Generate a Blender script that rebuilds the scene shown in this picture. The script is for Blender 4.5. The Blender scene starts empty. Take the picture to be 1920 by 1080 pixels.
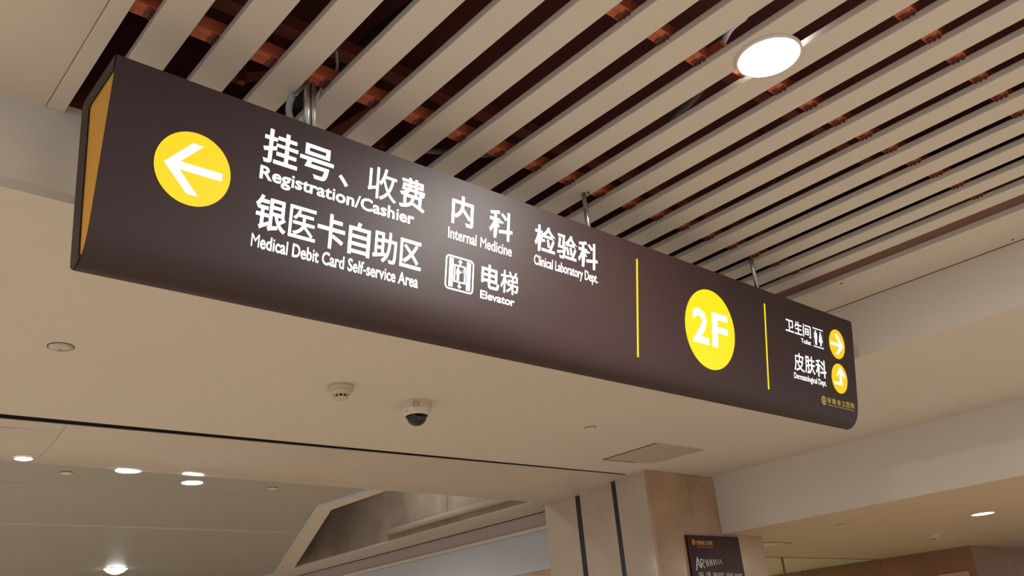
import bpy, bmesh, math, random
from mathutils import Matrix, Vector
random.seed(7)
C = bpy.context.scene.collection
SC = bpy.context.scene

# ------------------------------------------------------------------ camera
cam = bpy.data.cameras.new('camera'); cam.sensor_fit = 'HORIZONTAL'; cam.sensor_width = 36
cam.lens = 36 * 1629.1 / 1920; cam.shift_y = 36.0 / 1920; cam.clip_start = 0.05
co = bpy.data.objects.new('camera', cam); C.objects.link(co)
M = Matrix(((0.74861782, -0.65768798, -0.08377279), (-0.19320987, -0.33728088, 0.92136396), (-0.63422496, -0.67356375, -0.37956629)))
co.matrix_world = Matrix.Translation((0, 0, 1.6)) @ M.transposed().to_4x4()
SC.camera = co

# ------------------------------------------------------------------ light
SC.view_settings.view_transform = 'Standard'; SC.view_settings.look = 'None'
SC.view_settings.gamma = 1; SC.view_settings.use_curve_mapping = False
SC.view_settings.exposure = 0.0
SC.cycles.use_denoising = True
SC.cycles.max_bounces = 8
W = bpy.data.worlds.new('world'); SC.world = W; W.use_nodes = True
bg = W.node_tree.nodes['Background']; bg.inputs[0].default_value = (0.80, 0.87, 1.0, 1); bg.inputs[1].default_value = 0.98

LP = 2.0
def area(name, loc, r, power, col=(1, .96, .9)):
    l = bpy.data.lights.new(name, 'AREA'); l.shape = 'DISK'; l.size = 2 * r; l.energy = power * LP; l.color = col
    o = bpy.data.objects.new(name, l); o.location = loc; C.objects.link(o); return o

# ------------------------------------------------------------------ materials
def lin(*c):
    out = []
    for v in c:
        v /= 255.0
        out.append(v / 12.92 if v <= .04045 else ((v + .055) / 1.055) ** 2.4)
    return tuple(out)

def mat(name, col, rough=.6, metal=0, spec=.5, coat=0, noise=None, emit=None, strength=0, bump=0, bscale=40):
    m = bpy.data.materials.new(name); m.use_nodes = True
    nt = m.node_tree; b = nt.nodes['Principled BSDF']
    b.inputs['Base Color'].default_value = (*col, 1); b.inputs['Roughness'].default_value = rough
    b.inputs['Metallic'].default_value = metal; b.inputs['Specular IOR Level'].default_value = spec
    b.inputs['Coat Weight'].default_value = coat; b.inputs['Coat Roughness'].default_value = .08
    if emit:
        b.inputs['Emission Color'].default_value = (*emit, 1); b.inputs['Emission Strength'].default_value = strength
    tc = nt.nodes.new('ShaderNodeTexCoord')
    if noise:
        scale, amt, col2 = noise
        n = nt.nodes.new('ShaderNodeTexNoise'); n.inputs['Scale'].default_value = scale; n.inputs['Detail'].default_value = 6
        n.inputs['Distortion'].default_value = .6
        nt.links.new(tc.outputs['Object'], n.inputs['Vector'])
        r = nt.nodes.new('ShaderNodeValToRGB'); r.color_ramp.elements[0].position = .35; r.color_ramp.elements[1].position = .7
        r.color_ramp.elements[0].color = (*col, 1)
        r.color_ramp.elements[1].color = (*[a * (1 - amt) + c * amt for a, c in zip(col, col2)], 1)
        nt.links.new(n.outputs['Fac'], r.inputs['Fac']); nt.links.new(r.outputs['Color'], b.inputs['Base Color'])
    if bump:
        n = nt.nodes.new('ShaderNodeTexNoise'); n.inputs['Scale'].default_value = bscale; n.inputs['Detail'].default_value = 4
        nt.links.new(tc.outputs['Object'], n.inputs['Vector'])
        bp = nt.nodes.new('ShaderNodeBump'); bp.inputs['Strength'].default_value = bump; bp.inputs['Distance'].default_value = .002
        nt.links.new(n.outputs['Fac'], bp.inputs['Height']); nt.links.new(bp.outputs['Normal'], b.inputs['Normal'])
    return m

PAINT = mat('ceiling_paint', (.58, .525, .455), .7, noise=(1.3, .5, (.56, .505, .43)), bump=.06, bscale=120)
SLATP = mat('slat_paint', (.58, .525, .455), .42, spec=.5, bump=.03, bscale=60)
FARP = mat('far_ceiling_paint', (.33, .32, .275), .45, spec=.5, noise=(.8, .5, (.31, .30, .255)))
GLOSS = mat('glossy_metal_panel', (.51, .45, .385), .34, spec=.5, noise=(1.2, .4, (.44, .36, .29)))
LOWP = mat('low_ceiling_paint', (.56, .44, .285), .6, noise=(1.0, .5, (.52, .41, .26)))
BROWN = mat('sign_brown_metal', lin(48, 29, 29), .5, spec=.38, bump=.04, bscale=900)
BROWN2 = mat('sign_edge_metal', lin(33, 23, 21), .5, spec=.3)
YELP = mat('yellow_paint', lin(196, 140, 34), .5, bump=.05, bscale=200)
YEL1 = mat('backlit_yellow', (.05, .035, 0), .4, emit=lin(255, 214, 0), strength=1.0)
YEL2 = mat('backlit_bright_yellow', (.05, .04, 0), .4, emit=lin(255, 229, 0), strength=1.0)
YEL3 = mat('backlit_amber', (.04, .03, 0), .4, emit=lin(252, 206, 8), strength=.97)
WHT = mat('backlit_white', (.5, .5, .5), .4, emit=(.95, .97, 1.0), strength=1.1)
GOLD = mat('gold_print', lin(205, 176, 92), .5)
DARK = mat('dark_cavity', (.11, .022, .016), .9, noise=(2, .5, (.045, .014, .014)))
RAIL = mat('orange_brown_rail', (.50, .12, .05), .55, noise=(14, .6, (.32, .07, .03)), bump=.2, bscale=60)
REDST = mat('dark_red_steel', (.20, .036, .024), .6, noise=(8, .6, (.12, .025, .02)))
CLIP = mat('clip_steel', (.12, .03, .025), .5)
BRNPL = mat('brown_backing', (.15, .075, .055), .6, spec=.2)
STEEL = mat('stainless_steel', (.42, .39, .36), .25, metal=.9)
BLACK = mat('black_gap', (.010, .007, .007), .95, spec=.05)
BLKPL = mat('black_rail', (.012, .014, .02), .3)
LAMP = mat('lamp_diffuser', (1, 1, 1), .5, emit=(1, .985, .95), strength=14)
WPL = mat('white_plastic', (.60, .53, .46), .4)
CRPL = mat('cream_plastic', (.50, .43, .32), .5)
SMOKE = mat('smoked_dome', (.012, .010, .012), .08, spec=.35, coat=.15)
RED = mat('red_print', (.50, .09, .06), .5)
STONE = mat('beige_stone', (.43, .29, .19), .22, spec=.45, noise=(2.2, .9, (.31, .19, .115)))
STONEL = mat('pale_polished_stone', (.44, .37, .29), .10, spec=.6, coat=.3, noise=(2.0, .7, (.36, .29, .22)))
VOIDS = mat('marbled_void_cladding', (.33, .28, .225), .35, noise=(3.0, .8, (.22, .18, .14)))
WALLR = mat('brown_stone_wall', (.30, .155, .085), .6, spec=.15, noise=(1.6, .7, (.22, .12, .065)))
PINK = mat('pale_pink_panel', (.52, .33, .25), .5)
BLUEG = mat('blue_grey_panel', (.45, .47, .50), .35)
MAUVE = mat('mauve_panel', (.40, .34, .31), .45)
EDGE = mat('pale_metal_edge', (.62, .70, .70), .3, metal=.3)
BOARD = mat('board_brown', lin(52, 25, 21), .5, spec=.2)
WPRINT = mat('white_print', (.75, .72, .68), .5)
DULLP = mat('dull_white_print', (.40, .32, .30), .5)
GOLDP = mat('orange_gold_print', lin(200, 135, 45), .5)
FLOORM = mat('beige_floor', (.58, .49, .39), .35, noise=(1.5, .6, (.49, .41, .32)))
CONDUIT = mat('grey_conduit', (.17, .15, .145), .7, spec=.1)
DUCTM = mat('dark_duct_wrap', (.035, .035, .04), .7, noise=(9, .6, (.07, .06, .06)), bump=.5, bscale=30)
CABLE = mat('grey_cable', (.45, .40, .37), .5)
GLASS = bpy.data.materials.new('tinted_glass'); GLASS.use_nodes = True
nt = GLASS.node_tree
for n in list(nt.nodes): nt.nodes.remove(n)
o_ = nt.nodes.new('ShaderNodeOutputMaterial'); mx = nt.nodes.new('ShaderNodeMixShader')
tr = nt.nodes.new('ShaderNodeBsdfTransparent'); tr.inputs[0].default_value = (.96, .985, .93, 1)
gl = nt.nodes.new('ShaderNodeBsdfGlossy'); gl.inputs['Roughness'].default_value = .03
mx.inputs[0].default_value = .06
nt.links.new(tr.outputs[0], mx.inputs[1]); nt.links.new(gl.outputs[0], mx.inputs[2]); nt.links.new(mx.outputs[0], o_.inputs[0])

# ------------------------------------------------------------------ helpers
def link(name, bm, m, parent=None, smooth=False, recalc=True):
    if recalc: bmesh.ops.recalc_face_normals(bm, faces=bm.faces)
    me = bpy.data.meshes.new(name); bm.to_mesh(me); bm.free()
    if smooth:
        for p in me.polygons: p.use_smooth = True
    me.materials.append(m)
    o = bpy.data.objects.new(name, me); C.objects.link(o)
    if parent is not None:
        o.parent = parent
    return o

def empty(name, loc):
    o = bpy.data.objects.new(name, None); o.empty_display_size = .1; o.location = loc; C.objects.link(o); return o

def tag(o, label, cat, group=None):
    o['label'] = label; o['category'] = cat
    if group: o['group'] = group
    return o

def struct(o, label=None):
    o['kind'] = 'structure'
    if label: o['label'] = label
    return o

def box(bm, x0, x1, y0, y1, z0, z1):
    v = [bm.verts.new((x, y, z)) for z in (z0, z1) for y in (y0, y1) for x in (x0, x1)]
    for f in ((0, 1, 3, 2), (4, 6, 7, 5), (0, 4, 5, 1), (2, 3, 7, 6), (0, 2, 6, 4), (1, 5, 7, 3)):
        bm.faces.new([v[i] for i in f])

def BX(*a):
    bm = bmesh.new(); box(bm, *a); return bm

def prism_x(bm, prof, x0, x1):          # prof: (y, z)
    a = [bm.verts.new((x0, y, z)) for y, z in prof]; b = [bm.verts.new((x1, y, z)) for y, z in prof]
    n = len(prof)
    bm.faces.new(a); bm.faces.new(b[::-1])
    for i in range(n): bm.faces.new((a[i], a[(i + 1) % n], b[(i + 1) % n], b[i]))

def prism_z(bm, poly, z0, z1):
    a = [bm.verts.new((x, y, z0)) for x, y in poly]; b = [bm.verts.new((x, y, z1)) for x, y in poly]
    n = len(poly)
    bm.faces.new(a); bm.faces.new(b[::-1])
    for i in range(n): bm.faces.new((a[i], a[(i + 1) % n], b[(i + 1) % n], b[i]))

def lathe(bm, prof, seg=40, cx=0, cy=0, cz=0):   # prof: (r, z) top to bottom
    rings = []
    for r, z in prof:
        if r < 1e-6: rings.append([bm.verts.new((cx, cy, cz + z))])
        else: rings.append([bm.verts.new((cx + r * math.cos(2 * math.pi * i / seg), cy + r * math.sin(2 * math.pi * i / seg), cz + z)) for i in range(seg)])
    for a, b in zip(rings, rings[1:]):
        if len(a) == 1 and len(b) == 1: continue
        for i in range(seg):
            j = (i + 1) % seg
            if len(a) == 1: bm.faces.new((a[0], b[i], b[j]))
            elif len(b) == 1: bm.faces.new((a[i], b[0], a[j]))
            else: bm.faces.new((a[i], b[i], b[j], a[j]))

def tube(bm, pts, r, seg=10):
    pts = [Vector(p) for p in pts]; rings = []
    for i, p in enumerate(pts):
        t = (pts[min(i + 1, len(pts) - 1)] - pts[max(i - 1, 0)]).normalized()
        u = t.cross(Vector((0, 0, 1)) if abs(t.z) < .9 else Vector((1, 0, 0))).normalized(); w = t.cross(u)
        rr = r[i] if isinstance(r, (list, tuple)) else r
        rings.append([bm.verts.new(p + rr * (math.cos(2 * math.pi * k / seg) * u + math.sin(2 * math.pi * k / seg) * w)) for k in range(seg)])
    for a, b in zip(rings, rings[1:]):
        for k in range(seg): bm.faces.new((a[k], a[(k + 1) % seg], b[(k + 1) % seg], b[k]))
    bm.faces.new(rings[0][::-1]); bm.faces.new(rings[-1])

def smooth_path(pts, n=6):
    out = []; P = [Vector(p) for p in pts]
    for i in range(len(P) - 1):
        a, b, c, d = P[max(i - 1, 0)], P[i], P[i + 1], P[min(i + 2, len(P) - 1)]
        for k in range(n):
            t = k / n
            out.append(.5 * ((2 * b) + (c - a) * t + (2 * a - 5 * b + 4 * c - d) * t * t + (3 * b - a - 3 * c + d) * t ** 3))
    out.append(P[-1]); return out

# ---- flat marks on a plane:  frame = (origin, u axis, v axis, outward normal)
def place(me_pts, frame, lift):
    o, u, v, n = frame
    return [o + u * a + v * b + n * (lift + c) for a, b, c in me_pts]

_text_cache = {}
def text_mesh(body, bold):
    def area_of(d):
        vs, fs = d; t = 0
        for f in fs:
            for i in range(1, len(f) - 1):
                a, b, c = vs[f[0]], vs[f[i]], vs[f[i + 1]]
                t += abs((b[0] - a[0]) * (c[1] - a[1]) - (b[1] - a[1]) * (c[0] - a[0])) / 2
        return t
    if bold == 0: return raw_text(body, bold)
    if len(body) > 1:                                     # set a line letter by letter, right edges kept
        V, F = [], []
        for i, ch in enumerate(body):
            if ch == ' ': continue
            xr = max(v[0] for v in raw_text(body[:i + 1], 0)[0])
            vs, fs = text_mesh(ch, bold); dx = xr + bold * .6 - max(v[0] for v in vs); n = len(V)
            V += [(a + dx, b, c) for a, b, c in vs]; F += [tuple(n + j for j in f) for f in fs]
        return V, F
    d0 = raw_text(body, 0); base = area_of(d0); cnt = {}
    for f in d0[1]:
        for a, b in zip(f, f[1:] + f[:1]): cnt[(min(a, b), max(a, b))] = cnt.get((min(a, b), max(a, b)), 0) + 1
    per = sum(math.dist(d0[0][a], d0[0][b]) for (a, b), c in cnt.items() if c == 1)
    w = bold                                              # the boldest outline that still fills cleanly
    while w > .0015:
        best = None
        for res in (4, 5, 3, 6, 8, 2, 12, 7, 10):
            d = raw_text(body, w, res); q = area_of(d) / (base + per * w)
            if .965 < q < 1.012 and (best is None or abs(q - 1) < best[0]): best = (abs(q - 1), d)
            if best and best[0] < .006: break
        if best: return best[1]
        w -= .0015
    return d0

def raw_text(body, bold, res=4):
    k = (body, bold, res)
    if k not in _text_cache:
        c = bpy.data.curves.new('t', 'FONT'); c.body = body; c.offset = bold; c.resolution_u = res; c.fill_mode = 'FRONT'
        o = bpy.data.objects.new('t', c)
        me = bpy.data.meshes.new_from_object(o)
        _text_cache[k] = ([tuple(v.co) for v in me.vertices], [tuple(p.vertices) for p in me.polygons])
        bpy.data.objects.remove(o); bpy.data.curves.remove(c); bpy.data.meshes.remove(me)
    return _text_cache[k]

CAP = None
def add_text(bm, body, frame, u0, u1, v0, v1, bold=.02, lift=.0015, mode='box', thick=.0012):
    """box: fit bounding box; cap: v0 baseline, v1 cap height"""
    global CAP
    vs, fs = text_mesh(body, bold)
    xs = [v[0] for v in vs]; ys = [v[1] for v in vs]
    x0, x1, y0, y1 = min(xs), max(xs), min(ys), max(ys)
    if mode == 'cap':
        H = text_mesh('H', bold)[0]; y0, y1 = min(v[1] for v in H), max(v[1] for v in H)
    sx = (u1 - u0) / (x1 - x0); sy = (v1 - v0) / (y1 - y0)
    P = place([(u0 + (a - x0) * sx, v0 + (b - y0) * sy, 0) for a, b, c in vs], frame, lift)
    nv = [bm.verts.new(p) for p in P]
    for f in fs:
        try: bm.faces.new([nv[i] for i in f])
        except ValueError: pass

def add_poly(bm, pts, frame, lift, thick=.001):
    a = [bm.verts.new(p) for p in place([(x, y, 0) for x, y in pts], frame, lift)]
    b = [bm.verts.new(p) for p in place([(x, y, thick) for x, y in pts], frame, lift)]
    n = len(pts); bm.faces.new(a[::-1]); bm.faces.new(b)
    for i in range(n): bm.faces.new((a[i], a[(i + 1) % n], b[(i + 1) % n], b[i]))

def circle_pts(cx, cy, rx, ry=None, n=64):
    ry = ry or rx
    return [(cx + rx * math.cos(2 * math.pi * i / n), cy + ry * math.sin(2 * math.pi * i / n)) for i in range(n)]

def add_ring(bm, outer, inner, frame, lift):
    a = [bm.verts.new(p) for p in place([(x, y, 0) for x, y in outer], frame, lift)]
    b = [bm.verts.new(p) for p in place([(x, y, 0) for x, y in inner], frame, lift)]
    n = len(a)
    for i in range(n): bm.faces.new((a[i], a[(i + 1) % n], b[(i + 1) % n], b[i]))

def rrect(x0, x1, y0, y1, r, n=6):
    out = []
    for cx, cy, a0 in ((x1 - r, y1 - r, 0), (x0 + r, y1 - r, 90), (x0 + r, y0 + r, 180), (x1 - r, y0 + r, 270)):
        for k in range(n + 1):
            a = math.radians(a0 + 90 * k / n); out.append((cx + r * math.cos(a), cy + r * math.sin(a)))
    return out

ZU, ZL, ZR = 3.40, 3.073, 2.545         # slat level, main soffit, low soffit on the right
YB = 2.68                                # back bulkhead of the recess
XR = 4.75                                # right bulkhead of the recess
YN = -3.0                                # near limit of everything overhead

# ------------------------------------------------------------------ floor
struct(link('floor', BX(-10, 24, -9, 17, -.1, 0), FLOORM), 'beige stone floor of the hall')

# ------------------------------------------------------------------ raised slatted ceiling
bm = bmesh.new()
box(bm, -7, .53, YN, YB, ZU + .004, ZU + .2)                 # flat board left of the slats
box(bm, 4.365, XR, YN, YB, ZU + .004, ZU + .2)               # flat board right of the slats
ceiling = struct(link('ceiling', bm, PAINT), 'raised ceiling of cream metal slats with dark gaps')
link('edge_strip', BX(.532, .586, YN, YB - .002, ZU - .001, ZU + .03), SLATP, ceiling)
e = link('edge_strip', BX(4.358, 4.38, YN, YB - .002, ZU - .001, ZU + .034), SLATP, ceiling)
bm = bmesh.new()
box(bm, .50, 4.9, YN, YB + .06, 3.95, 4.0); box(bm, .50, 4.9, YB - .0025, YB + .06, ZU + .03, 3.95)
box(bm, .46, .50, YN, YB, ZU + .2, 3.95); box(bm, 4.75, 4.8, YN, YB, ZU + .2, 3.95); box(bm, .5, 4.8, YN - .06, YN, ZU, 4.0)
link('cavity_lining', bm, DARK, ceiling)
link('backing_strip', BX(4.14, 4.357, YN, YB - .004, ZU + .027, ZU + .034), BRNPL, ceiling)
link('joint_strip', BX(XR - .005, XR, YN, YB - .002, ZU + .001, ZU + .006), CLIP, ceiling)
# slats: shallow upturned channels
def slat_bm():
    bm = bmesh.new(); w, h, t = .106, .026, .004; L0, L1 = YN, YB - .003
    prof = [(0, .0015), (.0015, 0), (w - .0015, 0), (w, .0015), (w, h), (w - t, h), (w - t, t), (t, t), (t, h), (0, h)]
    a = [bm.verts.new((x, L0, z)) for x, z in prof]; b = [bm.verts.new((x, L1, z)) for x, z in prof]
    n = len(prof); bm.faces.new(a); bm.faces.new(b[::-1])
    for i in range(n): bm.faces.new((a[i], a[(i + 1) % n], b[(i + 1) % n], b[i]))
    return bm
slat0 = link('slat', slat_bm(), SLATP, ceiling); slat0.location = (.656, 0, ZU)
SX = [.656 + .1908 * i for i in range(19)]
for x in SX[1:]:
    s = slat0.copy(); C.objects.link(s); s.location = (x, 0, ZU)
# carrier rails across the slats with spring clips
def rail(x0, y0, x1, y1):
    bm = bmesh.new(); d = .028
    prof = [(-d, .0), (-d * .4, -.004), (d * .3, .002), (d, .0), (d, .045), (-d, .045)]
    a = [bm.verts.new((x0, y0 + y, ZU + .031 + z)) for y, z in prof]; b = [bm.verts.new((x1, y1 + y, ZU + .031 + z)) for y, z in prof]
    n = len(prof); bm.faces.new(a); bm.faces.new(b[::-1])
    for i in range(n): bm.faces.new((a[i], a[(i + 1) % n], b[(i + 1) % n], b[i]))
    return link('carrier_rail', bm, RAIL, ceiling)
rails = [(.50, 2.10, 4.74, 2.092), (.50, 1.286, 2.20, 1.283), (2.20, 1.232, 4.74, 1.09), (.50, .74, 4.74, .728), (.50, -.3, 4.74, -.3)]
clip = None
for x0, y0, x1, y1 in rails:
    rail(x0, y0, x1, y1)
    for x in SX:
        if not (x0 < x - .02 < x1): continue
        y = y0 + (y1 - y0) * (x - x0) / (x1 - x0)
        if clip is None:
            bm = bmesh.new()
            box(bm, -.008, -.002, -.022, -.014, -.008, .004); box(bm, -.008, -.002, -.004, .004, -.008, .004)
            box(bm, -.008, -.002, .012, .020, -.006, .004); box(bm, -.022, .004, -.024, .022, .001, .005)
            clip = link('clip', bm, CLIP, ceiling); clip.location = (x, y, ZU + .026)
        else:
            c = clip.copy(); C.objects.link(c); c.location = (x, y, ZU + .026)
# steelwork above
for y, z, h in ((2.15, 3.62, .05), (1.45, 3.68, .05), (.35, 3.66, .05)):
    link('cross_beam', BX(.5, 4.75, y - .03, y + .03, z, z + h), REDST, ceiling)
for x, y in ((1.02, 2.30), (1.62, 2.36), (1.80, 2.42), (2.62, 2.33), (3.3, 1.7), (2.95, 1.28), (3.62, 1.2)):
    link('hanger_bar', BX(x - .012, x + .012, y - .012, y + .012, 3.47, 3.95), REDST, ceiling)
bm = bmesh.new(); tube(bm, [(1.40, 2.66, 3.50), (1.56, 2.38, 3.60), (1.7, 2.0, 3.72)], .03, 4); link('bracing_bar', bm, REDST, ceiling)
bm = bmesh.new(); tube(bm, [(1.00, 2.33, 3.5), (1.25, 2.2, 3.56)], .022, 4); link('bracing_bar', bm, REDST, ceiling)
bm = bmesh.new(); tube(bm, smooth_path([(1.36, 2.6, 3.72), (1.45, 2.4, 3.74), (1.50, 2.1, 3.78), (1.58, 1.6, 3.8)]), .05, 12)
link('flexible_duct', bm, DUCTM, ceiling, smooth=True)
bm = bmesh.new(); tube(bm, smooth_path([(2.60, 1.80, 3.56), (2.51, 1.61, 3.545), (2.485, 1.52, 3.55), (2.45, 1.44, 3.56), (2.40, 1.37, 3.60), (2.33, 1.30, 3.57), (2.295, 1.25, 3.55), (2.26, 1.19, 3.55), (2.24, 1.12, 3.54)]), .017, 10)
link('flexible_conduit', bm, CONDUIT, ceiling, smooth=True)
bm = bmesh.new(); tube(bm, smooth_path([(1.75, 2.30, 3.47), (1.86, 2.22, 3.455), (2.02, 2.16, 3.475), (2.14, 2.10, 3.55)]), .012, 8)
link('flexible_conduit', bm, CONDUIT, ceiling, smooth=True)
for x, y in ((4.411, 2.005), (4.70, 1.2)):
    bm = bmesh.new(); lathe(bm, [(0, 0), (.006, 0), (.005, -.004), (0, -.006)], 10, x, y, ZU + .004); link('screw', bm, CLIP, ceiling)
for x, y in ((4.33, 1.95), (4.315, 1.43), (4.33, 1.16)):
    bm = bmesh.new(); lathe(bm, [(0, 0), (.005, 0), (0, -.003)], 8, x, y, ZU + .027); link('screw', bm, CLIP, ceiling)

# ------------------------------------------------------------------ main soffit, with the bulkheads of the recess
bm = bmesh.new()
prism_z(bm, [(-7, YB), (XR, YB), (XR, YN), (6.93, YN), (6.93, 4.83), (5.94, 4.83), (5.94, 5.012), (1.0, 5.142), (-7, 5.352)], ZL, ZU + .15)
soffit = struct(link('ceiling', bm, PAINT), 'cream soffit below the slatted recess')
# shadow gap (shutter slot)
bm = bmesh.new(); prism_z(bm, [(-7, 5.353), (1.0, 5.143), (5.94, 5.013), (5.94, 5.30), (-7, 5.70)], ZL + .004, ZL + .03)
slot = struct(link('trim', bm, BLACK), 'black shutter slot along the soffit edge')
slot.name = 'trim_1'
# glossy lowered panels
def pprof(x):
    y0 = 5.235 - .037 * (x - 1.0); ze = 3.066 - .006 * (x - 1.2)
    ze = min(ze, 3.068)
    lower = [(y0, 3.073), (y0 + .10, 3.055), (5.40, 3.033), (5.55, 3.012), (5.68, 3.004), (5.80, 3.005), (5.92, 3.012 + (ze - 3.05) * .4), (6.116, ze - .012)]
    return lower + [(6.116, 3.12), (y0, 3.12)]
seams = [-7, -4.2, -1.4, 1.37, 3.45, 5.35, 5.951]
pan_root = struct(link('ceiling', BX(-7, 5.9, 5.6, 6.08, 3.13, 3.4), BLACK), 'backing of the glossy lowered panels')
for a, b in zip(seams, seams[1:]):
    bm = bmesh.new()
    A_ = [bm.verts.new((a + .0012, y, z)) for y, z in pprof(a)]; B_ = [bm.verts.new((b - .0012, y, z)) for y, z in pprof(b)]
    n = len(A_); bm.faces.new(A_); bm.faces.new(B_[::-1])
    for i in range(n):
        f = bm.faces.new((A_[i], A_[(i + 1) % n], B_[(i + 1) % n], B_[i])); f.smooth = i < 7
    o = link('glossy_panel', bm, GLOSS, pan_root); o.data.set_sharp_from_angle(angle=math.radians(35))

# ------------------------------------------------------------------ far hall ceiling with the opening
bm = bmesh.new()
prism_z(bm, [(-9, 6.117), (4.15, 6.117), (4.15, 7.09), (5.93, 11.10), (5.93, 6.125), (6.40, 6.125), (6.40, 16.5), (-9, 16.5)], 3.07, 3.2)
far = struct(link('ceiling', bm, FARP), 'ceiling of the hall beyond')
link('joint_strip', BX(-9, 4.66, 8.385, 8.40, 3.064, 3.071), PAINT, far)
link('joint_strip', BX(-9, 4.02, 6.80, 6.806, 3.0685, 3.071), FARP, far)
bm = bmesh.new()
prism_z(bm, [(4.045, 6.12), (4.17, 6.12), (4.17, 7.08), (5.919, 11.03), (5.919, 11.55), (4.0, 7.02)], 3.050, 3.069)
link('opening_frame', bm, PAINT, far)
bm = bmesh.new(); prism_z(bm, [(4.030, 6.12), (4.046, 6.12), (4.001, 7.02), (6.105, 12.0), (6.088, 12.02), (3.984, 7.024)], 3.044, 3.069)
link('frame_edge', bm, EDGE, far)
link('opening_frame', BX(5.92, 6.405, 6.125, 16.4, 3.050, 3.069), PAINT, far)
def wallseg(x0, y0, x1, y1, t):
    d = Vector((x1 - x0, y1 - y0)).normalized(); n = Vector((-d.y, d.x)) * t
    bm = bmesh.new(); prism_z(bm, [(x0, y0), (x1, y1), (x1 + n.x, y1 + n.y), (x0 + n.x, y0 + n.y)], 3.071, 4.3); return bm
for s in ((4.17, 6.0, 4.17, 7.08), (4.17, 7.08, 5.92, 11.03)):
    link('shaft_wall', wallseg(*s, .08), VOIDS, far)
for y0, y1 in ((6.0, 7.6), (7.6, 9.2), (9.2, 11.1)):
    link('shaft_wall', BX(5.921, 6.0, y0 + .003, y1 - .003, 3.071, 4.3), VOIDS, far)
link('shaft_wall', BX(4.1, 6.0, 5.95, 6.0, 3.2, 4.3), VOIDS, far)
area('lamp', (5.0, 7.6, 4.25), .2, 11)  # unseen area light added to brighten the walls of the opening
link('shaft_top', BX(4.0, 6.1, 5.9, 11.2, 4.3, 4.35), VOIDS, far)
TUBEM = mat('glossy_tube', (.33, .285, .225), .10, spec=.7, coat=.5)
bm = bmesh.new(); tube(bm, [(5.878, 6.05, 3.155), (5.878, 8.68, 3.155)], .038, 24)
tag(link('rolled_tube', bm, TUBEM, smooth=False), 'glossy beige tube lying along the edge of the ceiling opening', 'tube')
# wall beside the far hall, behind the column
wr = struct(link('wall_right', BX(6.42, 6.6, 6.125, 16.5, 0, 3.045), MAUVE), 'wall of grey panels running away behind the column')
link('rail_band', BX(6.395, 6.42, 6.13, 16.4, 2.865, 2.905), PAINT, wr)
link('blue_grey_band', BX(6.402, 6.42, 6.13, 16.4, 2.47, 2.862), BLUEG, wr)
link('stone_band', BX(6.40, 6.42, 6.13, 16.4, .0, 2.467), STONE, wr)
link('shadow_gap', BX(6.41, 6.6, 6.125, 16.5, 3.046, 3.072), BLACK, wr)
struct(link('wall_far', BX(-9, 6.4, 16.5, 16.7, 0, 3.3), MAUVE), 'end wall of the hall beyond')

# ------------------------------------------------------------------ low soffit on the right, its bulkhead is the beam face
bm = bmesh.new()
prism_z(bm, [(6.911, YN), (16.5, YN), (16.5, 6.07), (6.911, 6.07)], ZR, ZU + .01)
low = struct(link('ceiling', bm, LOWP), 'low warm soffit to the right of the beam')
link('beam_face', BX(6.905, 6.911, YN, 4.807, ZR, ZL), PAINT, low)
low2 = link('rear_soffit', BX(6.62, 16.5, 6.085, 14, ZR, ZR + .3), mat('pale_green_paint', (.62, .58, .42), .6), low)
link('joint_strip', BX(7.55, 12.36, 6.062, 6.084, ZR - .002, ZR + .01), BLACK, low)
# access hatch in the low soffit
hx = empty('access_hatch', (8.3, 5.25, ZR)); tag(hx, 'small pale access hatch in the low soffit behind the column', 'hatch')
def rel(bm_, parent): 
    bmesh.ops.translate(bm_, verts=bm_.verts, vec=-Vector(parent.location)); return bm_
link('panel', rel(BX(8.10, 8.52, 5.095, 5.50, ZR - .004, ZR), hx), mat('hatch_pale', (.62, .56, .42), .5), hx)
for a in ((8.09, 8.10), (8.52, 8.53)):
    link('frame', rel(BX(a[0], a[1], 5.085, 5.51, ZR - .005, ZR), hx), BRNPL, hx)
link('frame', rel(BX(8.10, 8.52, 5.085, 5.095, ZR - .005, ZR), hx), BRNPL, hx)
link('frame', rel(BX(8.10, 8.52, 5.50, 5.51, ZR - .005, ZR), hx), BRNPL, hx)

# ------------------------------------------------------------------ brown stone block at far right
bm = bmesh.new(); box(bm, 12.40, 16.5, 4.83, 14, 0, ZR)
blk = struct(link('wall_far_right', bm, BLACK), 'brown stone clad block at far right')
y = 4.80
for k in range(7):
    y1 = y + 1.25
    link('stone_panel', BX(12.372, 12.40, y + .003, y1 - .003, 1.3, ZR - .001), WALLR, blk)
    link('stone_panel', BX(12.372, 12.40, y + .003, y1 - .003, 0.02, 1.294), WALLR, blk); y = y1
x = 12.372
for k in range(3):
    link('stone_panel', BX(x + .003, x + 1.35, 4.80, 4.83, 1.3, ZR - .001), WALLR, blk)
    link('stone_panel', BX(x + .003, x + 1.35, 4.80, 4.83, .02, 1.294), WALLR, blk); x += 1.353
p = link('wall_panel', BX(12.352, 12.372, 4.90, 5.30, 1.0, 2.235), PINK); tag(p, 'pale pink panel on the brown stone wall at far right', 'panel')

# glass partition behind the column
gp = empty('glass_partition', (9.8, 6.07, 0)); tag(gp, 'greenish glass partition with a slim chrome post, right of the column', 'partition')
for a, b in ((7.56, 9.84), (9.86, 11.13), (11.14, 12.36)):
    link('pane', rel(BX(a, b, 6.067, 6.077, .02, ZR - .003), gp), GLASS, gp)
bm = bmesh.new(); tube(bm, [(9.85, 6.05, 0), (9.85, 6.05, ZR - .002)], .014, 12); link('chrome_post', rel(bm, gp), STEEL, gp, smooth=True)

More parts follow.
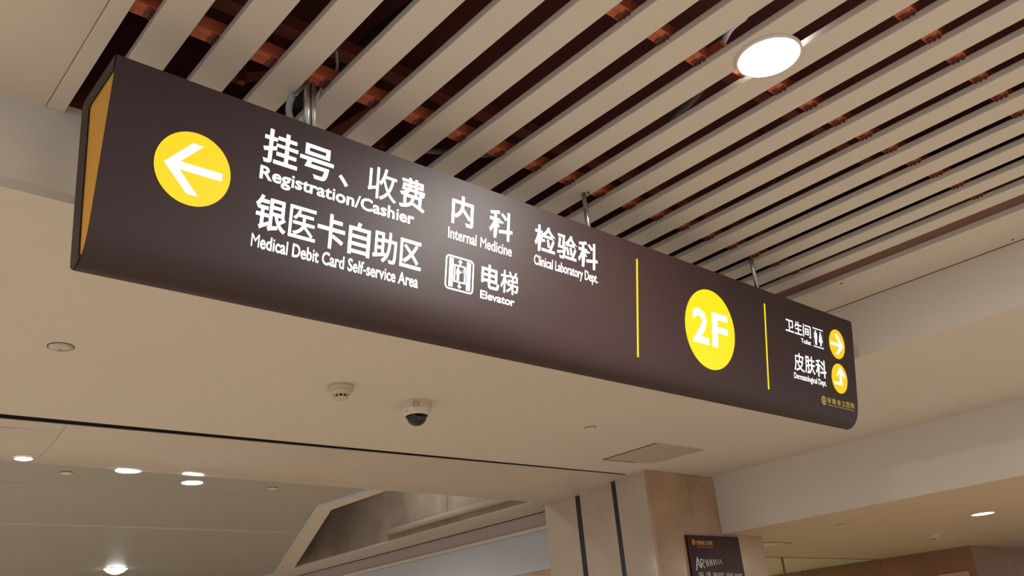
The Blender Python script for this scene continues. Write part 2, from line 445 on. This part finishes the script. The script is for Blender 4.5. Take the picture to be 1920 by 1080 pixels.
# ------------------------------------------------------------------ column
bm = bmesh.new(); box(bm, 5.985, 6.93, 4.84, 6.09, 0, ZL - .001); box(bm, 6.93, 7.52, 4.84, 6.06, 0, ZR - .001)
colm = struct(link('wall_column', bm, BLACK), 'beige stone clad column with black shutter guide rails')
for z0, z1 in ((0, 1.15), (1.15, 2.10), (2.10, ZL)):
    link('stone_panel', BX(5.953, 6.505, 4.81, 4.84, z0 + .002, z1 - .0015), STONE, colm)
    link('stone_panel', BX(6.508, 6.93, 4.81, 4.84, z0 + .002, z1 - .0015), STONE, colm)
    link('stone_panel', BX(6.93, 7.55, 4.81, 4.84, z0 + .002, min(z1, ZR) - .0015), STONE, colm)
    link('stone_panel', BX(5.953, 5.985, 4.841, 5.184, z0 + .002, z1 - .0015), STONEL, colm)
    link('stone_panel', BX(5.953, 5.985, 5.702, 6.118, z0 + .002, z1 - .0015), STONEL, colm)
    link('stone_panel', BX(5.985, 7.55, 6.09, 6.118, z0 + .002, min(z1, ZR) - .0015), STONEL, colm)
    link('stone_panel', BX(7.52, 7.55, 4.841, 6.06, z0 + .002, min(z1, ZR) - .0015), STONE, colm)
link('guide_rail', BX(5.958, 5.985, 5.187, 5.236, 0, 3.075), BLKPL, colm)
link('guide_rail', BX(5.958, 5.985, 5.640, 5.700, 0, 3.05), BLKPL, colm)
link('glossy_panel', BX(5.952, 5.985, 5.238, 5.638, 0, 3.07), STONEL, colm)

# ------------------------------------------------------------------ ceiling fittings
def downlight(x, y, z, r, power, label, group=None, depth=.006, bulge=.006):
    t = empty('downlight', (x, y, z)); tag(t, label, 'ceiling light', group)
    bm = bmesh.new(); lathe(bm, [(r * 1.06, 0), (r * 1.06, -depth * .6), (r * 1.02, -depth), (r * .98, -depth), (r * .98, 0)], 48); link('trim_ring', bm, WPL, t, smooth=False)
    bm = bmesh.new(); lathe(bm, [(r * .98, -.001), (r * .97, -depth * .7), (r * .7, -depth * .7 - bulge * .6), (r * .3, -depth * .7 - bulge), (0, -depth * .7 - bulge)], 48); link('diffuser', bm, LAMP, t, smooth=True)
    a = area('lamp', (x, y, z - depth - bulge - .004), r * .9, power); a.data.color = (1, .95, .88)
    return t
downlight(2.314, 1.106, ZU, .104, 34, 'large round downlight glowing white among the slats', depth=.01)
downlight(2.60, 6.43, 3.07, .078, 12, 'small downlight on the far hall ceiling, clear of the glossy panel edge')
downlight(2.05, 6.185, 3.07, .088, 10, 'downlight half hidden by the edge of the glossy panel, left of the small downlight')
downlight(3.665, 11.23, 3.07, .135, 30, 'round glowing lamp deepest in the far hall, at the bottom edge of the photo', bulge=.06)
downlight(1.30, 5.80, 3.004, .05, 6, 'small bright reflection in the glossy panel at far left, drawn as an added lamp')  # added lamp standing in for a reflection on the panel
downlight(8.88, 3.25, ZR, .10, 16, 'thin bright downlight on the low soffit at far right')
for i, (x, y, z) in enumerate(((-2.3, .9, ZU), (-2.3, -1.6, ZU), (2.3, -1.6, ZU), (5.9, -1.2, ZL), (-3.6, 4.0, ZL), (9, -1, ZR), (-1.5, 6.7, 3.07), (-1.5, 10.5, 3.07), (1.0, 13.5, 3.07), (10.2, 8.6, ZR))):  # unseen downlights added to light the hall and the soffit behind the glass
    downlight(x, y, z + (.004 if z == ZU and x < 0 else 0), .10, 34 if y < 6 else 42, 'round downlight added outside the view to light the hall', 'added downlights outside the view')

def cap(x, y, z, r, label, group=None):
    t = empty('sprinkler_cover', (x, y, z)); tag(t, label, 'cover plate', group)
    bm = bmesh.new(); lathe(bm, [(r * 1.0, 0), (r * 1.0, -.004), (r * .93, -.004), (r * .93, 0)], 36); link('recess_ring', bm, BRNPL, t)
    bm = bmesh.new(); lathe(bm, [(r * .95, -.003), (r * .95, -.008), (r * .8, -.010), (0, -.011)], 36); link('cover', bm, PAINT, t)
    return t
cap(4.395, 3.99, ZL, .042, 'small round cover plate on the soffit right of the dome camera')
cap(1.705, 6.39, 3.07, .042, 'small round cover plate with dark upper rim on the far hall ceiling at left')
cap(3.262, 6.445, 3.07, .042, 'small pale round cover plate on the far hall ceiling near the opening')
cap(7.78, 4.10, ZR, .042, 'faint round cover plate on the low warm soffit')
# clear dome cap at left
t = empty('ceiling_dome', (.982, 3.98, ZL)); tag(t, 'shallow glossy round dome on the soffit at far left', 'ceiling fitting')
bm = bmesh.new(); lathe(bm, [(.056, 0), (.056, -.003), (.051, -.003), (.051, 0)], 40); link('recess_ring', bm, BRNPL, t)
bm = bmesh.new(); lathe(bm, [(.052, -.002), (.051, -.006), (.042, -.011), (.025, -.014), (0, -.015)], 40)
link('dome', bm, mat('glossy_cream', (.40, .33, .26), .08, spec=.8, coat=1), t, smooth=True)
bm = bmesh.new(); lathe(bm, [(.006, -.013), (.006, -.018), (0, -.018)], 20); link('chrome_stud', bm, STEEL, t)

# smoke detectors
def detector(x, y, z, s, label):
    t = empty('smoke_detector', (x, y, z)); tag(t, label, 'smoke detector'); t.scale = (.92, .92, .76)
    bm = bmesh.new(); lathe(bm, [(.075 * s, 0), (.076 * s, -.018 * s), (.072 * s, -.024 * s), (.070 * s, -.030 * s), (.066 * s, -.052 * s), (.045 * s, -.070 * s), (0, -.070 * s)], 40); link('housing', bm, CRPL, t, smooth=False)
    bm = bmesh.new(); lathe(bm, [(.036 * s, -.070 * s), (.036 * s, -.088 * s), (0, -.088 * s)], 30); link('slot_core', bm, BLACK, t)
    bm = bmesh.new()
    for k in range(10):
        a = 2 * math.pi * k / 10 + .05; c, sn = math.cos(a), math.sin(a)
        vs0 = []
        for zz in (-.069 * s, -.089 * s):
            for (ra, wa) in ((.034, -.0045), (.034, .0045), (.042, .0045), (.042, -.0045)):
                vs0.append(bm.verts.new((ra * s * c - wa * s * sn, ra * s * sn + wa * s * c, zz)))
        for f in ((0, 1, 2, 3), (7, 6, 5, 4), (0, 4, 5, 1), (1, 5, 6, 2), (2, 6, 7, 3), (3, 7, 4, 0)): bm.faces.new([vs0[i] for i in f])
    link('rib_ring', bm, CRPL, t)
    bm = bmesh.new(); lathe(bm, [(.043 * s, -.087 * s), (.040 * s, -.096 * s), (.02 * s, -.102 * s), (0, -.103 * s)], 30); link('end_cap', bm, CRPL, t, smooth=True)
    return t
detector(2.378, 3.93, ZL, 1.0, 'cream smoke detector on the soffit, left of the dome camera')
detector(10.06, 4.26, ZR, .95, 'small smoke detector on the low warm soffit at far right')

# dome security camera
t = empty('dome_camera', (2.94, 4.02, ZL)); tag(t, 'white dome security camera with smoked dome and red square mark', 'camera')
bm = bmesh.new(); lathe(bm, [(.090, 0), (.092, -.004), (.088, -.006), (.089, -.010), (.090, -.045), (.087, -.047), (.086, -.052), (.074, -.072), (.066, -.080), (.060, -.080)], 56); link('housing', bm, WPL, t, smooth=False)
bm = bmesh.new(); lathe(bm, [(.064, -.078), (.064, -.084), (.058, -.084)], 48); link('dome_rim', bm, BLACK, t)
bm = bmesh.new(); lathe(bm, [(.060 * math.cos(a), -.080 - .058 * math.sin(a)) for a in [i * math.pi / 20 for i in range(10)]] + [(0, -.138)], 40); link('smoked_dome', bm, SMOKE, t, smooth=True)
bm = bmesh.new(); lathe(bm, [(.0, -.100), (.020, -.104), (.024, -.12), (0, -.128)], 20); link('lens_module', bm, mat('lens_grey', (.10, .09, .09), .3), t, smooth=True)
def on_cyl(bm, loops, r, ang0):            # map small flat marks on the housing side
    for quad in loops:
        vs = [bm.verts.new((r * math.cos(ang0 + a / r), r * math.sin(ang0 + a / r), zz)) for a, zz in quad]
        bm.faces.new(vs)
A0 = math.atan2(-4.02, -2.94)
bm = bmesh.new(); o_, i_ = rrect(-.0185, .0185, -.0440, -.0140, .007, 4), rrect(-.0145, .0145, -.0400, -.0180, .004, 4)
on_cyl(bm, [(o_[k], o_[(k + 1) % len(o_)], i_[(k + 1) % len(i_)], i_[k]) for k in range(len(o_))], .0912, A0); link('red_logo', bm, RED, t)
bm = bmesh.new(); on_cyl(bm, [((-.012, -.030), (.012, -.030), (.012, -.027), (-.012, -.027))], .0912, A0); link('logo_bar', bm, RED, t)
bm = bmesh.new(); on_cyl(bm, [((.030, -.018), (.040, -.018), (.040, -.0165), (.030, -.0165)), ((.034, -.038), (.040, -.036), (.040, -.035), (.034, -.037))], .0912, A0); link('print_marks', bm, CLIP, t)
bm = bmesh.new(); lathe(bm, [(0, 0), (.003, 0), (0, -.002)], 10); bmesh.ops.translate(bm, verts=bm.verts, vec=(.0805 * math.cos(A0), .0805 * math.sin(A0), -.060)); link('screw', bm, CLIP, t)
bm = bmesh.new(); r_ = .0855
on_cyl(bm, [((-.068, -.064), (-.052, -.062), (-.052, -.0585), (-.068, -.0605))], .0835, A0); link('side_mark', bm, CLIP, t)

# access hatch by the column
t = empty('access_hatch', (5.53, 4.37, ZL)); tag(t, 'square grey access hatch in the soffit above the column', 'hatch')
bm = bmesh.new(); prism_z(bm, [(5.255, 4.655), (5.245, 4.095), (5.835, 4.09), (5.80, 4.615)], ZL - .004, ZL - .001)
link('panel', rel(bm, t), mat('hatch_grey', (.43, .375, .295), .5), t)
def strip(p, q, w, z0, z1):
    p, q = Vector(p), Vector(q); d = (q - p).normalized(); n = Vector((-d.y, d.x)) * w / 2
    bm = bmesh.new(); prism_z(bm, [(p + n)[:], (q + n)[:], (q - n)[:], (p - n)[:]], z0, z1); return bm
link('gap_edge', rel(strip((5.247, 4.665), (5.238, 4.10), .008, ZL - .005, ZL), t), CLIP, t)
link('gap_edge', rel(strip((5.247, 4.665), (5.62, 4.64), .007, ZL - .005, ZL), t), BRNPL, t)
link('gap_edge', rel(strip((5.238, 4.09), (5.84, 4.085), .003, ZL - .0045, ZL), t), CRPL, t)

# ------------------------------------------------------------------ the hanging sign
X0, X1, ZT, YF, SL = .548, 4.436, 3.18, 2.014, .17
sign = empty('hanging_sign', ((X0 + X1) / 2, 2.14, 2.61))
tag(sign, 'long dark brown backlit hospital direction sign hanging from the slatted ceiling', 'sign')
def S(name, bm, m, parent=None, smooth=False, recalc=True):
    if parent is None:
        bmesh.ops.translate(bm, verts=bm.verts, vec=-Vector(sign.location)); return link(name, bm, m, sign, smooth, recalc)
    bmesh.ops.translate(bm, verts=bm.verts, vec=-Vector(sign.location)); return link(name, bm, m, parent, smooth, recalc)
front = [(YF, ZT)] + [(YF + SL * (ZT - z), z) for z in (3.135, 3.0, 2.86, 2.74)] + [(2.0955, 2.71), (2.104, 2.68), (2.116, 2.653), (2.134, 2.630), (2.158, 2.616), (2.182, 2.614), (2.203, 2.628), (2.214, 2.66)]
back = [(2.248, 2.891), (2.281, 3.150), (2.279, 3.168), (2.266, 3.180)]
# casing (behind the front sheet)
ins = [(y + .004, z + (.003 if z < 2.66 else 0)) for y, z in front]; ins[-1] = front[-1]; ins[0] = (YF + .004, ZT)
bm = bmesh.new(); prism_x(bm, ins + back, X0 + .002, X1 - .002); S('casing', bm, BROWN2)
# front sheet, curling under at the bottom; free right end softly rounded
bm = bmesh.new()
fpt = front[:-1] + [(2.2135, 2.655)]
inner = [(y + .0038, z + (.003 if z < 2.66 else 0)) for y, z in fpt]
def xr_at(z, y):
    h = ZT - z
    if h < .012: return X1 - .012 + math.sqrt(max(0, .012 ** 2 - (.012 - h) ** 2))
    return X1
a = [bm.verts.new((X0, y, z)) for y, z in fpt]; b = [bm.verts.new((xr_at(z, y), y, z)) for y, z in fpt]
c = [bm.verts.new((X0, y, z)) for y, z in inner]; d = [bm.verts.new((xr_at(z, y), y, z)) for y, z in inner]
for i in range(len(fpt) - 1):
    f = bm.faces.new((a[i], a[i + 1], b[i + 1], b[i])); f.smooth = True
    bm.faces.new((c[i], d[i], d[i + 1], c[i + 1])); bm.faces.new((a[i], c[i], c[i + 1], a[i + 1])); bm.faces.new((b[i], b[i + 1], d[i + 1], d[i]))
bm.faces.new((a[0], b[0], d[0], c[0])); bm.faces.new((a[-1], c[-1], d[-1], b[-1]))
fp = S('front_panel', bm, BROWN)
for p_ in fp.data.polygons: p_.use_smooth = abs(p_.normal.x) < .5 and p_.area > .01
fp.data.set_sharp_from_angle(angle=math.radians(40))
# ends: yellow board inside a dark frame
ybk = [(2.147, 2.641), (2.169, 2.773), (2.192, 2.95), (2.214, 3.122), (2.210, 3.130), (2.198, 3.133)]
yfr = [(YF + SL * (ZT - z) + .004, z) for z in (3.134, 3.0, 2.86, 2.74)] + [(2.0995, 2.71), (2.108, 2.68), (2.120, 2.655), (2.135, 2.640)]
fullf = [(y + .004, z + (.003 if z < 2.66 else 0)) for y, z in front[:-1]]
fr_poly = fullf[8:] + [front[-1]] + back + [(YF + .004, ZT)] + [yfr[0]] + ybk[::-1] + [yfr[-1]]
for xa, xb, xc_ in ((X0 - .001, X0 + .004, 0), (X1 - .004, X1 + .001, 0)):
    bm = bmesh.new(); prism_x(bm, yfr + ybk, xa + .0015, xb - .0015 if xa < 1 else xb - .0005); S('end_panel', bm, YELP)['label'] = 'yellow end panel'
    bm = bmesh.new(); prism_x(bm, fr_poly, xa - .003 if xa < 1 else xa, xb if xa < 1 else xb + .003); S('end_frame', bm, BROWN2)
# rods
def rod(x, y, z0, z1, r=.010, name='suspension_rod'):
    bm = bmesh.new(); tube(bm, [(x, y, z0), (x, y, z1)], r, 16); return S(name, bm, STEEL, smooth=True)
rod(1.166, 2.122, ZT - .002, 3.60); rod(1.190, 2.122, ZT - .002, 3.60, .0085)
rod(2.447, 2.098, ZT - .002, ZU + .02); rod(3.678, 2.102, ZT - .002, 3.60)
bm = bmesh.new(); tube(bm, [(1.166, 2.122, 3.36), (1.190, 2.122, 3.36)], .006, 8); S('rod_clamp', bm, CLIP)
bm = bmesh.new(); lathe(bm, [(0, 0), (.005, 0), (.004, -.010), (0, -.011)], 8, 2.455, 2.078, ZU - .001); S('rod_screw', bm, CLIP)
bm = bmesh.new(); tube(bm, smooth_path([(1.195, 2.13, 3.20), (1.205, 2.14, 3.33), (1.215, 2.13, 3.41), (1.245, 2.12, 3.46), (1.26, 2.09, 3.50), (1.235, 2.05, 3.54)]), .005, 8); S('cable', bm, CABLE, smooth=True)
bm = bmesh.new(); tube(bm, smooth_path([(1.150, 2.15, 3.24), (1.130, 2.17, 3.31), (1.14, 2.18, 3.38), (1.175, 2.17, 3.45)]), .011, 10); S('cable', bm, CABLE, smooth=True)

# markings of the front panel
dn = Vector((0, SL, -1)).normalized(); up = -dn; ux = Vector((1, 0, 0)); nrm = Vector((0, -1, -SL)).normalized()
FR = (Vector((0, YF, ZT)), ux, up, nrm)
def disc(cx, cy, r, m): 
    bm = bmesh.new(); add_poly(bm, circle_pts(cx, cy, r, r, 72), FR, .0002, .002); return S('backlit_disc', bm, m)
def mark(parent, name, pts, m=WHT, lift=.0024):
    bm = bmesh.new(); add_poly(bm, pts, FR, lift, .0006); return S(name, bm, m, parent)
def sub(bm, name, parent, m=WHT):
    return S(name, bm, m, parent, recalc=False)
dl = disc(.785, -.2545, .1062, YEL1); dl['label'] = 'round backlit yellow disc with an arrow pointing left'
mark(dl, 'arrow', [(.7041, -.2575), (.7741, -.1814), (.8055, -.1814), (.7468, -.2440), (.8669, -.2440), (.8669, -.2668), (.7468, -.2668), (.8061, -.3300), (.7750, -.3300)])
d2 = disc(3.138, -.2795, .182, YEL2); d2['label'] = 'large round backlit yellow disc reading 2F'
bm = bmesh.new(); add_text(bm, '2', FR, 3.0056, 3.1207, -.3548, -.1969, .03, .0028); add_text(bm, 'F', FR, 3.148, 3.2650, -.3560, -.1969, .03, .0028); sub(bm, 'lettering', d2)
dA = disc(4.256, -.1567, .0792, YEL3); dA['label'] = 'small backlit yellow disc with an arrow pointing right'
mark(dA, 'arrow', [(4.3170, -.1592), (4.2600, -.1030), (4.2350, -.1040), (4.2790, -.1505), (4.1890, -.1505), (4.1890, -.1670), (4.2790, -.1670), (4.2354, -.2115), (4.2615, -.2115)])
dB = disc(4.258, -.3415, .0792, YEL3); dB['label'] = 'small backlit yellow disc with an arrow turning upward'
mark(dB, 'arrow', [(4.2690, -.2795), (4.3110, -.3190), (4.3110, -.3360), (4.2808, -.3120), (4.2800, -.3768), (4.1985, -.3768), (4.1985, -.3628), (4.2570, -.3628), (4.2575, -.3120), (4.2300, -.3340), (4.2300, -.3170)])
for x, z0, z1 in ((2.6417, -.4847, -.0683), (3.581, -.4896, -.0695)):
    bm = bmesh.new(); add_poly(bm, [(x - .0042, z0), (x + .0042, z0), (x + .0042, z1), (x - .0042, z1)], FR, .0002, .002); S('divider_line', bm, YEL2)
def chars(name, rows, bold=.018, m=WHT):
    for ch, a0, a1, b0, b1 in rows:
        bm = bmesh.new(); add_text(bm, ch, FR, a0, a1, b0, b1, bold, .0008); S('character', bm, m, recalc=False)
chars('lettering', [('挂', .9776, 1.0899, -.1660, -.0570), ('号', 1.0959, 1.2114, -.1700, -.0620), ('、', 1.2307, 1.2660, -.1655, -.1280), ('收', 1.3361, 1.4463, -.1690, -.0589), ('费', 1.4571, 1.5607, -.1700, -.0600)])
chars('lettering', [('银', .9745, 1.0739, -.3730, -.2670), ('医', 1.0812, 1.1699, -.3712, -.2710), ('卡', 1.1747, 1.2696, -.3765, -.2656), ('自', 1.2820, 1.3611, -.3752, -.2673), ('助', 1.3712, 1.4617, -.3755, -.2700), ('区', 1.4742, 1.5583, -.3712, -.2744)])
chars('lettering', [('内', 1.6736, 1.7693, -.1690, -.0601), ('科', 1.8425, 1.9533, -.1733, -.0640)])
chars('lettering', [('电', 1.8153, 1.8972, -.3673, -.2797), ('梯', 1.9032, 1.9876, -.3667, -.2820)])
chars('lettering', [('检', 2.0632, 2.1721, -.1700, -.0646), ('验', 2.1789, 2.2881, -.1699, -.0680), ('科', 2.2935, 2.4047, -.1761, -.0680)])
chars('lettering', [('卫', 3.7608, 3.8351, -.1710, -.1093), ('生', 3.8420, 3.9133, -.1712, -.1046), ('间', 3.9210, 3.9963, -.1721, -.1050)], .012)
chars('lettering', [('皮', 3.8205, 3.9147, -.3604, -.2675), ('肤', 3.9213, 4.0171, -.3587, -.2672), ('科', 4.0239, 4.1279, -.3615, -.2690)], .014)
def line(body, a0, a1, base, capv, bold=.035, m=WHT):
    bm = bmesh.new(); add_text(bm, body, FR, a0, a1, base, capv, bold, .0008, 'cap'); return S('lettering', bm, m, recalc=False)
line('Registration/Cashier', .9756, 1.5215, -.2208, -.1792, .026)
line('Medical Debit Card Self-service Area', .9725, 1.5512, -.4308, -.3897, .022)
line('Internal Medicine', 1.6630, 1.9519, -.2260, -.1863, .015)
line('Elevator', 1.8135, 1.9718, -.4084, -.3787, .024)
line('Clinical Laboratory Dept.', 2.0619, 2.4049, -.2265, -.1880, .013)
line('Toilet', 3.8979, 3.9931, -.2085, -.1850, .014)
line('Dermatological Dept.', 3.8130, 4.1190, -.4015, -.3720, .012)
# elevator pictogram
pic = empty('elevator_pictogram', (0, 0, 0)); pic.parent = sign
pic['label'] = 'white lift pictogram with a figure between arrows'
def R4(a0, a1, b0, b1): return [(a0, b0), (a1, b0), (a1, b1), (a0, b1)]
bm = bmesh.new(); add_ring(bm, rrect(1.6585, 1.7815, -.4055, -.2840, .016), rrect(1.6648, 1.7752, -.3995, -.2900, .010), FR, .0008); sub(bm, 'outline', pic)
for a0 in (1.6738, 1.7490): mark(pic, 'bar', R4(a0, a0 + .0182, -.3950, -.2933), lift=.0008)
bm = bmesh.new(); add_ring(bm, R4(1.6954, 1.7460, -.3755, -.3130), R4(1.7012, 1.7392, -.3702, -.3184), FR, .0008); sub(bm, 'car_outline', pic)
mark(pic, 'arrow', [(1.7205, -.2926), (1.7307, -.3030), (1.7240, -.3025), (1.7240, -.3128), (1.7175, -.3128), (1.7175, -.3025), (1.7104, -.3030)], lift=.0008)
mark(pic, 'arrow', [(1.7205, -.3966), (1.7104, -.3865), (1.7171, -.3870), (1.7171, -.3757), (1.7237, -.3757), (1.7237, -.3870), (1.7310, -.3865)], lift=.0008)
mark(pic, 'figure', [(1.7060, -.3290), (1.7042, -.3473), (1.7072, -.3490), (1.7075, -.3680), (1.7180, -.3680), (1.7185, -.3430), (1.7270, -.3380), (1.7296, -.3355), (1.7250, -.3330), (1.7208, -.3350), (1.7190, -.3280)], lift=.0008)
mark(pic, 'figure_head', circle_pts(1.7123, -.3238, .0036, .0036, 16), lift=.0008)
mark(pic, 'button_panel', R4(1.7332, 1.7345, -.3393, -.3241), lift=.0008)
# toilet pictogram
pic = empty('toilet_pictogram', (0, 0, 0)); pic.parent = sign; pic['label'] = 'white man and woman pictogram'
mark(pic, 'outline_bar', R4(4.0164, 4.1158, -.1120, -.1070), lift=.0008); mark(pic, 'outline_bar', R4(4.0164, 4.1158, -.2080, -.2030), lift=.0008)
mark(pic, 'outline_bar', R4(4.0164, 4.0185, -.2035, -.1115), DULLP, .0008); mark(pic, 'outline_bar', R4(4.1138, 4.1158, -.2035, -.1115), DULLP, .0008)
mark(pic, 'figure_head', circle_pts(4.0425, -.1235, .0060, .0055, 16), lift=.0008); mark(pic, 'figure_head', circle_pts(4.0895, -.1255, .0060, .0055, 16), lift=.0008)
mark(pic, 'figure', [(4.030, -.1310), (4.055, -.1310), (4.057, -.1600), (4.052, -.1610), (4.051, -.1955), (4.034, -.1955), (4.033, -.1610), (4.028, -.1600)], lift=.0008)
mark(pic, 'figure', [(4.082, -.1330), (4.097, -.1330), (4.108, -.1760), (4.096, -.1760), (4.095, -.1955), (4.084, -.1955), (4.083, -.1760), (4.071, -.1760)], lift=.0008)
# hospital emblem and name
bm = bmesh.new(); add_ring(bm, circle_pts(4.0826, -.4788, .0236, .0236, 40), circle_pts(4.0826, -.4788, .0165, .0165, 40), FR, .0008); em = S('emblem', bm, GOLD, recalc=False)
em['label'] = 'gold round hospital emblem'
mark(em, 'emblem_core', [(4.0826, -.4650), (4.0935, -.4700), (4.0925, -.4830), (4.0826, -.4935), (4.0727, -.4830), (4.0717, -.4700)], GOLD, .0004)
mark(em, 'emblem_mark', [(4.0790, -.4700), (4.0862, -.4700), (4.0862, -.4770), (4.0826, -.4830), (4.0790, -.4770)], BROWN, .0010)
mark(em, 'emblem_mark', R4(4.0650, 4.1002, -.4705, -.4693), BROWN, .0012)
chars('lettering', [('安', 4.1172, 4.1564, -.4872, -.4570), ('徽', 4.1643, 4.2043, -.4869, -.4575), ('省', 4.2121, 4.2530, -.4866, -.4571), ('立', 4.2626, 4.3019, -.4862, -.4566), ('医', 4.3091, 4.3472, -.4859, -.4561), ('院', 4.3544, 4.3941, -.4856, -.4556)], .012, GOLD)
line('ANHUI PROVINCIAL HOSPITAL', 4.1164, 4.3889, -.4990, -.4928, .02, GOLD)

# ------------------------------------------------------------------ brown notice board on the column
bd = link('notice_board', BX(6.347, 7.117, 4.785, 4.808, 1.30, 2.522), BOARD)
tag(bd, 'dark brown notice board with gold and white lettering on the stone column', 'notice board')
BF = (Vector((0, 4.785, 0)), Vector((1, 0, 0)), Vector((0, 0, 1)), Vector((0, -1, 0)))
def BT(body, a0, a1, b0, b1, m, bold=.02, mode='box'):
    bm = bmesh.new(); add_text(bm, body, BF, a0, a1, b0, b1, bold, .001, mode); o = link('lettering', bm, m, bd, recalc=False); return o
bm = bmesh.new(); add_ring(bm, circle_pts(6.427, 2.461, .024, .024, 24), circle_pts(6.427, 2.461, .014, .014, 24), BF, .001); add_poly(bm, circle_pts(6.427, 2.461, .008, .008, 12), BF, .001, .0005)
link('emblem', bm, GOLDP, bd, recalc=False)
BT('安徽省立医院', 6.468, 6.705, 2.437, 2.478, GOLDP, .02); BT('ANHUI PROVINCIAL HOSPITAL', 6.468, 6.705, 2.416, 2.426, GOLDP, .01)
bm = bmesh.new()                                      # brush-style white script
def stroke(pts, w):
    P = [Vector(p) for p in pts]
    for a_, b_ in zip(P, P[1:]):
        dd = (b_ - a_).normalized(); n_ = Vector((-dd.y, dd.x)) * w / 2
        add_poly(bm, [(a_ + n_)[:], (b_ + n_)[:], (b_ - n_)[:], (a_ - n_)[:]], BF, .001, .0004)
stroke([(6.41, 2.222), (6.445, 2.335)], .013); stroke([(6.445, 2.335), (6.470, 2.245)], .011); stroke([(6.425, 2.268), (6.468, 2.272)], .007)
stroke([(6.485, 2.24), (6.487, 2.318)], .010); stroke([(6.487, 2.316), (6.530, 2.310), (6.534, 2.290), (6.490, 2.275)], .007); stroke([(6.497, 2.275), (6.535, 2.243)], .008)
for k, x in enumerate((6.555, 6.580, 6.610, 6.640, 6.668, 6.705, 6.742, 6.780)):
    h = .066 - .004 * k
    stroke([(x, 2.317), (x + .017 - .001 * k, 2.317 - h)], .007)
    if k % 2 == 0 and k < 6: stroke([(x + .017, 2.317 - h), (x + .026, 2.315)], .004)
link('script_lettering', bm, WPRINT, bd)
BT('挂号、收费', 6.43, 6.60, 2.155, 2.212, DULLP, .03); BT('银医卡自助区', 6.635, 6.80, 2.152, 2.208, DULLP, .03)
BT('检验科', 6.83, 6.94, 2.150, 2.203, DULLP, .03); BT('电梯间', 6.96, 7.07, 2.148, 2.198, DULLP, .03)

# structure names of the setting
